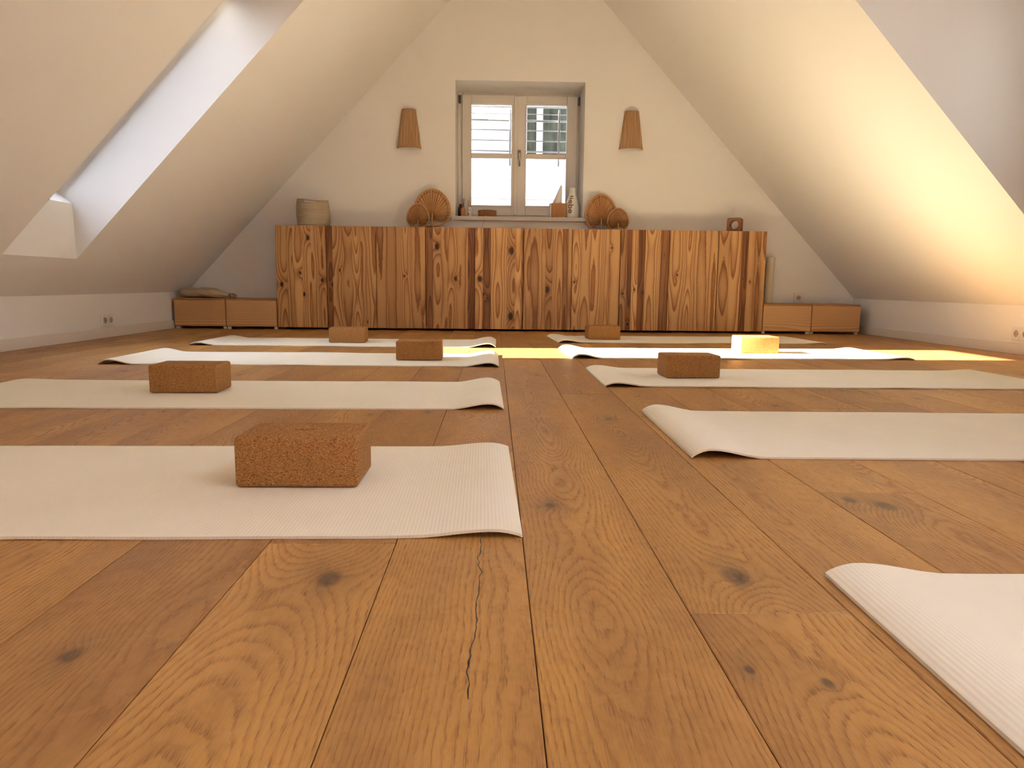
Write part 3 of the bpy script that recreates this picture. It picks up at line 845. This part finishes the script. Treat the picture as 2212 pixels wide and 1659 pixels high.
# small printed mark near the far right corner of the third mat on the right
bm = bmesh.new()
px = 0
for k in range(9):
    pts = [(px + .004 * math.sin(k * 2.1 + t) * .8 + .0025 * t, .010 * math.sin(t * 1.7 + k) , 0) for t in (0, 1, 2, 3)]
    for a, b in zip(pts, pts[1:]):
        n = Vector((-(b[1] - a[1]), b[0] - a[0], 0)); n = n.normalized() * .0012 if n.length > 0 else Vector((0, .001, 0))
        A, B = Vector(a), Vector(b)
        vs = [bm.verts.new(v + Vector((0, 0, h))) for h in (0, .0004) for v in (A - n, B - n, B + n, A + n)]
        bm.faces.new(vs[4:]); 
        for q in range(4): bm.faces.new((vs[q], vs[(q + 1) % 4], vs[4 + (q + 1) % 4], vs[4 + q]))
    px += .0105
o = from_bm('printed_mark', bm, M['print'], mat_objs[6], (1.755, .545, .0062))

# ================================================================== CORK BLOCKS
def block_mesh():
    bm = bmesh.new(); add_box(bm, -.1135, .1135, 0, .148, 0, .095, .0075, 3)
    bmesh.ops.recalc_face_normals(bm, faces=bm.faces[:])
    me = bpy.data.meshes.new('cork_block'); bm.to_mesh(me); bm.free()
    me.materials.append(M['cork'])
    for p in me.polygons: p.use_smooth = True
    me.set_sharp_from_angle(angle=math.radians(35))
    return me
BM = block_mesh()
BL = [  # front centre x, y, rotation, label
    (-.365, 1.283, .00, 'large cork yoga block on the nearest left mat, branded mark burnt in its top'),
    (-1.054, 2.402, .035, 'cork yoga block on the second left mat, far left of the room'),
    (-.372, 3.492, .03, 'cork yoga block on the third left mat, its top catching the sun'),
    (-.930, 4.484, .045, 'cork yoga block on the farthest left mat, in front of the second cabinet'),
    (.824, 2.886, .05, 'dark shaded cork yoga block on the third mat of the right row'),
    (1.518, 4.003, .04, 'bright sunlit cork yoga block on the sunlit right mat'),
    (.769, 4.934, .05, 'cork yoga block on the farthest right mat, close to the cabinets')]
bd = None
for i, (x, y, r, lab) in enumerate(BL):
    o = link('cork_block', BM); o.location = (x, y, .0064); o.rotation_euler = (0, 0, r)
    tag(o, lab, 'yoga block', 'cork yoga blocks on the mats')
    if i in (0, 1):
        if bd is None:
            bm = bmesh.new()
            for a, b in ((-.020, -.014), (-.012, -.009), (-.008, -.002), (.001, .006), (.008, .011), (.012, .018)):
                add_box(bm, a, b, .072, .0745, .0949, .0953)
            bmesh.ops.recalc_face_normals(bm, faces=bm.faces[:])
            bd = bpy.data.meshes.new('engraved_mark'); bm.to_mesh(bd); bm.free(); bd.materials.append(M['engrave'])
        e = link('engraved_mark', bd, parent=o)

# ================================================================== WALL LAMPS
def sconce(x, z0, z1, lab):
    root = tag(empty('wall_lamp', (x, YW, z0)), lab, 'wall lamp', 'raffia wall lamps beside the window')
    H = z1 - z0; n = 56
    def R(t): return (.098 * (1 - t) + .057 * t)
    bm = bmesh.new()
    ring = []
    for t in (0, .33, .66, 1.0):
        row = []
        for k in range(n + 1):
            a = math.pi * k / n
            rr = R(t) + (.0022 if k % 2 else -.0012) + .0012 * mnoise.noise(Vector((k * .9, t * 2, x)))
            dep = .80
            row.append((-rr * math.cos(a), -rr * dep * math.sin(a), t * H))
        ring.append(row)
    for sgn in (0, 1):
        rows = [[bm.verts.new((px * (1 - .02 * sgn), py * (1 - .03 * sgn), pz)) for px, py, pz in row] for row in ring]
        for A, B in zip(rows, rows[1:]):
            for k in range(n): bm.faces.new((A[k], A[k + 1], B[k + 1], B[k]))
    from_bm('lamp_shade', bm, M['raffia'], root)
    for t, nm in ((0, 'shade_rim'), (1, 'shade_rim')):
        bm = bmesh.new()
        pts = [(-R(t) * 1.01 * math.cos(math.pi * k / 24), -R(t) * .81 * math.sin(math.pi * k / 24), t * H) for k in range(25)]
        add_tube(bm, pts, .0035, 6)
        from_bm(nm, bm, M['raffia_rim'], root, smooth=True)
    box('back_plate', (-.045, .045, -.012, 0, H * .35, H * .75), M['white_plastic'], root, bev=.003)
    bm = bmesh.new(); add_lathe(bm, [(.012, H * .30), (.013, H * .36), (.021, H * .44), (.022, H * .50), (.012, H * .56)], 14, 0, -.030)
    from_bm('light_bulb', bm, M['ceramic'], root, smooth=True)
    bm = bmesh.new(); add_tube(bm, [(0, -.008, H * .36), (0, -.030, H * .36)], .008, 8)
    from_bm('socket_arm', bm, M['white_plastic'], root, smooth=True)
sconce(-.7205, 1.493, 1.797, 'raffia half-cone wall lamp left of the gable window')
sconce(1.130, 1.513, 1.812, 'raffia half-cone wall lamp right of the gable window')

# ================================================================== THINGS ON THE CABINETS
ZT = Z1
# rope basket
def basket():
    root = tag(empty('rope_basket', (-1.487, 5.955, ZT)), 'round coiled jute rope basket with a slot handle on the leftmost cabinet', 'basket')
    n = 48; rows = 17; H = .213
    bm = bmesh.new()
    def P(k, z, off):
        a = 2 * math.pi * k / n
        t = z / H
        r = .118 + .010 * math.sin(math.pi * t) + off
        w = 1 + .02 * math.sin(2 * a + 1.0) + .012 * math.sin(3 * a + t * 3)
        dz = .006 * math.sin(a * 2 + .6) * t
        return (r * w * math.cos(a), r * w * math.sin(a), z + dz)
    prof = []
    for i in range(rows):
        z0 = H * i / rows; dz = H / rows
        prof += [(z0 + dz * .05, 0.0), (z0 + dz * .3, .0042), (z0 + dz * .7, .0042), (z0 + dz * .95, 0.0)]
    grid = [[bm.verts.new(P(k, z, o)) for k in range(n)] for z, o in prof]
    inner = [[bm.verts.new(P(k, z, -.010)) for k in range(n)] for z, o in prof]
    hole = lambda i, k: rows * 4 - 9 <= i < rows * 4 - 5 and (33 <= k < 39)
    for i in range(len(prof) - 1):
        for k in range(n):
            j = (k + 1) % n
            if hole(i, k): continue
            bm.faces.new((grid[i][k], grid[i][j], grid[i + 1][j], grid[i + 1][k]))
            bm.faces.new((inner[i][k], inner[i + 1][k], inner[i + 1][j], inner[i][j]))
    for k in range(n):
        j = (k + 1) % n
        bm.faces.new((grid[-1][k], grid[-1][j], inner[-1][j], inner[-1][k]))
    bm.faces.new(inner[0]); bm.faces.new(grid[0])
    from_bm('woven_body', bm, M['rope'], root, smooth=True)
    bm = bmesh.new()
    for z in (H * .865, H * .945):
        add_tube(bm, [P(33 + q, z + (.004 if z > H * .9 else 0), .003) for q in range(7)], .0048, 6)
    from_bm('handle', bm, M['rope'], root, smooth=True)
basket()

# palm fans
def fan(x, z_bot, w, h, y, tilt, lab, ox=0.0, stem=.02, lean=0.0):
    """egg-shaped pleated palm leaf fan; leans back on the wall"""
    root = tag(empty('palm_fan', (x, y, z_bot)), lab, 'palm fan', 'dried palm leaf fans on the cabinets')
    root.rotation_euler = (-tilt, 0, lean)
    n = 26
    cz = h * .24
    def outline(a):      # a measured from up
        px = w / 2 * math.sin(a) * (1 - .10 * math.cos(a)); pz = h * .46 + (h * .54 if math.cos(a) > 0 else h * .46) * math.cos(a)
        return px, pz
    bm = bmesh.new()
    A0 = math.radians(148)
    cv = bm.verts.new((0, -.006, cz)); prev = None
    inn = []
    for k in range(2 * n + 1):
        a = -A0 + 2 * A0 * k / (2 * n)
        px, pz = outline(a); y0 = (-.010 if k % 2 else .006)
        f = .97
        v = [bm.verts.new((px * f * t, y0 * (.25 + .75 * t) - .004, cz + (pz - cz) * f * t)) for t in (.12, .55, 1.0)]
        if prev:
            bm.faces.new((cv, prev[0], v[0])); bm.faces.new((prev[0], prev[1], v[1], v[0])); bm.faces.new((prev[1], prev[2], v[2], v[1]))
        prev = v
    ret = bmesh.ops.extrude_face_region(bm, geom=bm.faces[:])
    for v in [g for g in ret['geom'] if isinstance(g, bmesh.types.BMVert)]: v.co.y += .0012
    from_bm('pleated_leaf', bm, M['palm'], root)
    bm = bmesh.new()
    for k in range(0, 2 * n + 1, 2):  # dark lines along the folds, standing in for shade between pleats
        a = -A0 + 2 * A0 * k / (2 * n); px, pz = outline(a)
        P = [Vector((px * f_ * .97, .006 * (.25 + .75 * f_) - .0065, cz + (pz - cz) * f_ * .97)) for f_ in (.04, .5, .96)]
        add_tube(bm, P, .002, 4, radii=[.0026, .0014, .0006])
    from_bm('fold_shade_ribs', bm, M['palm_dark'], root)
    ol = [outline(2 * math.pi * k / 48) for k in range(48)]
    bm = bmesh.new(); add_tube(bm, [(px, 0, pz) for px, pz in ol], .006, 8, closed=True)
    for v in bm.verts: v.co.y *= .8
    from_bm('bound_edge', bm, M['palm'], root, smooth=True)
    bm = bmesh.new(); add_tube(bm, [(px * .86, -.013, cz + (pz - cz) * .88 + .004) for px, pz in ol if pz > h * .12], .0018, 5, closed=False)
    from_bm('stitched_ring', bm, M['palm_dark'], root, smooth=True)
    bm = bmesh.new(); add_tube(bm, [(0, -.008, cz + h * .1), (0, -.010, cz), (0, -.008, -stem)], .007, 8, radii=[.003, .007, .0075])
    from_bm('handle', bm, M['palm'], root, smooth=True)
fan(-.525, ZT + .030, .300, .300, 6.040, .06, 'large palm leaf fan left of the window, behind the small round one', stem=.030)
fan(-.640, ZT + .007, .182, .198, 6.000, .10, 'small palm leaf fan leaning at the left side of the left pair', stem=.0)
fan(.8855, ZT + .008, .262, .298, 6.040, .06, 'large palm leaf fan right of the window, behind the small one', stem=.0)
fan(1.022, ZT + .004, .176, .186, 6.000, .10, 'small palm leaf fan at the right side of the right pair', stem=.0)

# cork cube with a round hole
def holed_cube():
    s = .056; d = .080; r = .036
    n = 32
    bm = bmesh.new()
    def sq(a):
        c, q = math.cos(a), math.sin(a); m = max(abs(c), abs(q)); p = (c / m * s, q / m * s)
        # rounded corner
        L = math.hypot(*p); mx = s * 1.33
        return (p[0] * min(1, mx / L), p[1] * min(1, mx / L))
    rows = []
    for y in (0, d):
        rows.append(([bm.verts.new((sq(2 * math.pi * (k + .5) / n)[0], y, sq(2 * math.pi * (k + .5) / n)[1])) for k in range(n)],
                     [bm.verts.new((r * math.cos(2 * math.pi * (k + .5) / n), y, r * math.sin(2 * math.pi * (k + .5) / n))) for k in range(n)]))
    for k in range(n):
        j = (k + 1) % n
        bm.faces.new((rows[0][0][k], rows[0][0][j], rows[0][1][j], rows[0][1][k]))
        bm.faces.new((rows[1][0][k], rows[1][1][k], rows[1][1][j], rows[1][0][j]))
        bm.faces.new((rows[0][0][k], rows[1][0][k], rows[1][0][j], rows[0][0][j]))
        bm.faces.new((rows[0][1][k], rows[0][1][j], rows[1][1][j], rows[1][1][k]))
    o = from_bm('holed_cube', bm, M['cedar2'], None, (1.952, 5.88, ZT + s + .0005))
    o.rotation_euler = (0, 0, math.radians(-31))
    tag(o, 'brown cube with a round hole through it on the rightmost cabinet', 'cube')
M['cedar2'] = plain('reddish_cork', (0.27, 0.12, 0.06), 0.8, var=0.1, scale=120)
holed_cube()

# cream roll on the right drawer unit
bm = bmesh.new(); add_lathe(bm, [(.018, .006), (.018, .385), (.0345, .385), (.035, .380), (.035, .004), (.0345, 0), (.018, 0)], 28, cap=False)
for v in bm.verts: v.co.x += v.co.z * .02
o = from_bm('paper_roll', bm, M['paper_roll'], None, (2.338, 6.06, .2455), smooth=True)
tag(o, 'cream paper roll standing upright right of the tall cabinets', 'roll')

# linen bag on the left drawer unit
def bag():
    root = tag(empty('linen_bag', (-2.36, 5.93, .2455)), 'rolled beige linen bag with drawstring on the far left drawer unit', 'bag')
    L = .40; n = 24; m = 40
    bm = bmesh.new(); rows = []
    for i in range(m + 1):
        t = i / m; x = -.215 + L * t
        env = min(1, (t / .06) ** .5) if t < .06 else 1
        if t > .66: env = 1 - .80 * ((t - .66) / .34) ** 1.15
        row = []
        for k in range(n):
            a = 2 * math.pi * k / n
            fold = .011 * mnoise.noise(Vector((x * 18 + 2 * math.sin(a), math.cos(a) * 2, math.sin(a) * 2))) + .0035 * math.sin(x * 60 + 3 * math.sin(a)) * max(0, t - .4)
            ry = .075 * env + fold; rz = .040 * env + fold
            z = .040 * (.35 + .65 * env) + rz * math.sin(a)
            row.append(bm.verts.new((x, ry * math.cos(a), max(.0005, z))))
        rows.append(row)
    for A, B in zip(rows, rows[1:]):
        for k in range(n): bm.faces.new((A[k], A[(k + 1) % n], B[(k + 1) % n], B[k]))
    bm.faces.new(rows[0]); bm.faces.new(rows[-1])
    from_bm('cloth_body', bm, M['linen'], root, smooth=True)
    bm = bmesh.new()
    add_lathe(bm, [(.006, 0), (.020, .004), (.024, .016), (.018, .022)], 12)
    for v in bm.verts:
        x, y, z = v.co; v.co = (.185 + z * 1.2, x * .9 + .0, y * .75 + .020)
    from_bm('gathered_end', bm, M['linen'], root, smooth=True)
    bm = bmesh.new()
    add_tube(bm, [(.20 + .026 * math.cos(t) + .004 * t / 6, -.01 + .02 * math.sin(t * 1.3), .019 + .017 * math.sin(t)) for t in [q * .35 for q in range(36)]], .0036, 6)
    add_tube(bm, [(.182, .018 * math.cos(t), .021 + .017 * math.sin(t)) for t in [q * 2 * math.pi / 16 for q in range(16)]], .003, 6, closed=True)
    from_bm('drawstring', bm, M['brown_cord'], root, smooth=True)
bag()

# ================================================================== SOCKETS
def sockets(loc, rz, n, lab, grp=None):
    root = tag(empty('wall_socket', loc, rz), lab, 'socket')
    W = .081 + .071 * (n - 1)
    bm = bmesh.new(); add_box(bm, -W / 2, W / 2, -.009, 0, -.0405, .0405, .003, 2)
    from_bm('cover_plate', bm, M['white_plastic'], root)
    for k in range(n):
        cx = (k - (n - 1) / 2) * .071
        bm = bmesh.new()
        # square insert with a round well
        N = 24; s = .0275; r = .0195
        def sq(a):
            c, q = math.cos(a), math.sin(a); m = max(abs(c), abs(q)); return (c / m * s, q / m * s)
        A = [bm.verts.new((cx + sq(2 * math.pi * (i + .5) / N)[0], -.0115, sq(2 * math.pi * (i + .5) / N)[1])) for i in range(N)]
        A2 = [bm.verts.new((v.co.x, -.008, v.co.z)) for v in A]
        B = [bm.verts.new((cx + r * math.cos(2 * math.pi * (i + .5) / N), -.0115, r * math.sin(2 * math.pi * (i + .5) / N))) for i in range(N)]
        for i in range(N):
            j = (i + 1) % N
            bm.faces.new((A[i], A[j], B[j], B[i])); bm.faces.new((A[i], A2[i], A2[j], A[j]))
        ins = from_bm('socket_insert', bm, M['white_plastic'], root)
        bm = bmesh.new()
        B = [bm.verts.new((cx + r * math.cos(2 * math.pi * i / N), -.0112, r * math.sin(2 * math.pi * i / N))) for i in range(N)]
        C = [bm.verts.new((cx + r * .97 * math.cos(2 * math.pi * i / N), -.0092, r * .97 * math.sin(2 * math.pi * i / N))) for i in range(N)]
        for i in range(N): bm.faces.new((B[i], B[(i + 1) % N], C[(i + 1) % N], C[i]))
        bm.faces.new(C)
        from_bm('well', bm, M['grey_plastic'], ins)
        bm = bmesh.new()
        for px in (-.0095, .0095):
            add_tube(bm, [(cx + px, -.0088, 0), (cx + px, -.0100, 0)], .0028, 8)
        for pz in (-.0185, .0155):
            add_box(bm, cx - .002, cx + .002, -.0125, -.0092, pz, pz + .003)
        from_bm('contact', bm, M['dark_metal'], ins)
sockets((2.631, YW, .293), 0, 1, 'single white socket on the end wall above the right drawer units')
sockets((XL, 4.842, .115), math.radians(90), 2, 'double white socket on the left knee wall')
sockets((XR, 4.115, .124), math.radians(-90), 2, 'double white socket on the right knee wall near the photo edge')

# ================================================================== THINGS ON THE WINDOW SILL
ZS = .9467
YS = 6.25
# white bottle vase with lettering
vr = tag(empty('bottle_vase', (.664, YS, ZS)), 'white bottle vase lettered liebe at the right end of the sill', 'vase')
bm = bmesh.new()
prof = [(.040, 0), (.052, .003), (.0565, .02), (.0575, .09), (.054, .125), (.042, .165), (.029, .200), (.024, .225), (.0235, .250), (.0260, .262), (.0225, .262), (.020, .23), (.018, .2)]
add_lathe(bm, prof, 36, cap=False)
bm.faces.new([v for v in bm.verts if abs(v.co.z) < 1e-6])
from_bm('vase_body', bm, M['ceramic'], vr, smooth=True)
cu = bpy.data.curves.new('lettering', 'FONT'); cu.body = 'liebe'; cu.size = .066; cu.extrude = .0006; cu.align_x = 'CENTER'; cu.align_y = 'CENTER'; cu.offset = .0012
tmp = bpy.data.objects.new('tmp', cu); COL.objects.link(tmp)
dg = bpy.context.evaluated_depsgraph_get()
tm = bpy.data.meshes.new_from_object(tmp.evaluated_get(dg)); bpy.data.objects.remove(tmp)
bmx = bmesh.new(); bmx.from_mesh(tm)
bmesh.ops.subdivide_edges(bmx, edges=[e for e in bmx.edges if e.calc_length() > .006], cuts=3)
xs = [v.co.x for v in bmx.verts]; sx = .150 / (max(xs) - min(xs))
def vrad(z):
    for (r0, z0), (r1, z1) in zip(prof, prof[1:]):
        if z0 <= z <= z1 and z1 > z0: return r0 + (r1 - r0) * (z - z0) / (z1 - z0)
    return .05
for v in bmx.verts:
    # text x runs downwards, text up points to the right
    tx, ty, tz = v.co.x * sx, v.co.y * .95, v.co.z
    z = .118 - tx; R = vrad(z) + .0009 + tz; th = ty / .055 - .10 - .3
    v.co = (R * math.sin(th), -R * math.cos(th), z)
from_bm('lettering', bmx, M['gold'], vr)

# tissue box with a tissue
tr = tag(empty('tissue_box', (.545, YS + .02, ZS)), 'wooden finger-jointed tissue box with a paper tissue on the sill', 'tissue box')
bm = bmesh.new(); add_box(bm, -.064, .064, -.06, .06, 0, .128, .002)
from_bm('box_body', bm, M['cedar'], tr)
for sx_ in (-1, 1):
    for k in range(6):
        bm = bmesh.new(); xx = sx_ * .0605
        add_box(bm, xx - .0038, xx + .0038, -.0612, -.0595, .010 + k * .0205, .0195 + k * .0205)
        from_bm('finger_joint', bm, M['reed'], tr)
box('pale_strip', (-.0755, -.0645, -.055, .06, 0, .126), M['tissue'], tr)  # thin pale strip along the left side of the box
bm = bmesh.new(); n = 20; rows = []
for i in range(9):
    t = i / 8; row = []
    for k in range(n):
        a = 2 * math.pi * k / n
        r = (.030 * (1 - t) ** .8 + .007) * (1 + .25 * math.sin(3 * a + t * 2))
        row.append(bm.verts.new((-.014 + .030 * t ** 1.2 + r * math.cos(a), -.01 + r * .45 * math.sin(a), .12 + .155 * t + .008 * t * math.cos(a + .5))))
    rows.append(row)
for A, B in zip(rows, rows[1:]):
    for k in range(n): bm.faces.new((A[k], A[(k + 1) % n], B[(k + 1) % n], B[k]))
bm.faces.new(rows[-1])
from_bm('tissue', bm, M['tissue'], tr, smooth=True)

# wooden bowl
bm = bmesh.new(); add_lathe(bm, [(.0, 0), (.074, 0), (.078, .004), (.081, .060), (.0775, .0615), (.073, .058), (.070, .010), (0, .008)], 40, cap=False)
o = from_bm('wooden_bowl', bm, M['bowl_wood'], None, (-.070, YS, ZS), smooth=True)
tag(o, 'low round dark wooden bowl on the left half of the sill', 'bowl')

# reed diffuser
rd = tag(empty('reed_diffuser', (-.276, YS - .02, ZS)), 'small amber reed diffuser with brown sticks at the left end of the sill', 'diffuser')
bm = bmesh.new(); add_lathe(bm, [(.018, 0), (.0205, .003), (.0205, .062), (.016, .076), (.009, .082), (.009, .090)], 20)
from_bm('bottle', bm, M['amber'], rd, smooth=True)
bm = bmesh.new(); add_lathe(bm, [(.0105, .084), (.0115, .086), (.0115, .094), (.0105, .095)], 16)
from_bm('collar', bm, M['reed'], rd, smooth=True)
for dx, dy in ((-.012, .004), (.013, -.003), (.004, .01), (-.004, -.006)):
    bm = bmesh.new(); add_tube(bm, [(-dx * .3, -dy * .3, .05), (dx, dy, .155)], .0017, 6)
    from_bm('reed_stick', bm, M['reed'], rd, smooth=True)
# dark bottle behind it
db = tag(empty('dark_bottle', (-.302, YS + .055, ZS)), 'dark brown glass bottle behind the reed diffuser on the sill', 'bottle')
bm = bmesh.new(); add_lathe(bm, [(.020, 0), (.0225, .003), (.0225, .078), (.019, .094), (.011, .102)], 20)
from_bm('bottle_body', bm, M['brown_glass'], db, smooth=True)
bm = bmesh.new(); add_lathe(bm, [(.012, .1015), (.0125, .103), (.0125, .118), (.011, .119)], 16)
from_bm('bottle_cap', bm, M['brown_glass'], db, smooth=True)
# spray bottle with beech cap
sb = tag(empty('spray_bottle', (-.221, YS - .01, ZS)), 'slim white labelled bottle with a wooden cap on the sill', 'bottle')
bm = bmesh.new(); add_lathe(bm, [(.016, 0), (.0178, .002), (.0178, .083), (.0165, .086), (.012, .088)], 22)
from_bm('bottle_body', bm, M['label_white'], sb, smooth=True)
bm = bmesh.new(); add_lathe(bm, [(.0128, .088), (.0132, .090), (.0132, .139), (.0120, .141)], 18)
from_bm('bottle_cap', bm, M['cap_wood'], sb, smooth=True)
def wrap(z0, z1, a0, a1, mat, name):
    bm = bmesh.new(); N = 8; rr = .0181
    r0 = [bm.verts.new((rr * math.sin(a0 + (a1 - a0) * k / N), -rr * math.cos(a0 + (a1 - a0) * k / N), z0)) for k in range(N + 1)]
    r1 = [bm.verts.new((v.co.x, v.co.y, z1)) for v in r0]
    for k in range(N): bm.faces.new((r0[k], r0[k + 1], r1[k + 1], r1[k]))
    return from_bm(name, bm, mat, sb)
wrap(.066, .0685, -.8, .7, M['label_grey'], 'label_print'); wrap(.056, .0585, -.8, .5, M['label_grey'], 'label_print')
o = wrap(.020, .036, -1.0, -.1, M['label_orange'], 'label_print'); o['label'] = 'orange patch of the label'

# cord hanging from the sill
bm = bmesh.new()
add_tube(bm, [(-.074, 6.155, ZS + .003), (-.080, 6.12, ZS + .004), (-.088, 6.098, ZS + .001), (-.094, 6.094, ZS - .03), (-.103, 6.100, ZS - .06), (-.117, 6.110, ZS - .10), (-.124, 6.1225, ZS - .13), (-.130, 6.1225, ZS - .25)], .0022, 8)
o = from_bm('hanging_cord', bm, M['cord'], None, smooth=True)
tag(o, 'thin white cord hanging over the sill edge behind the cabinets', 'cord')

bpy.context.view_layer.update()
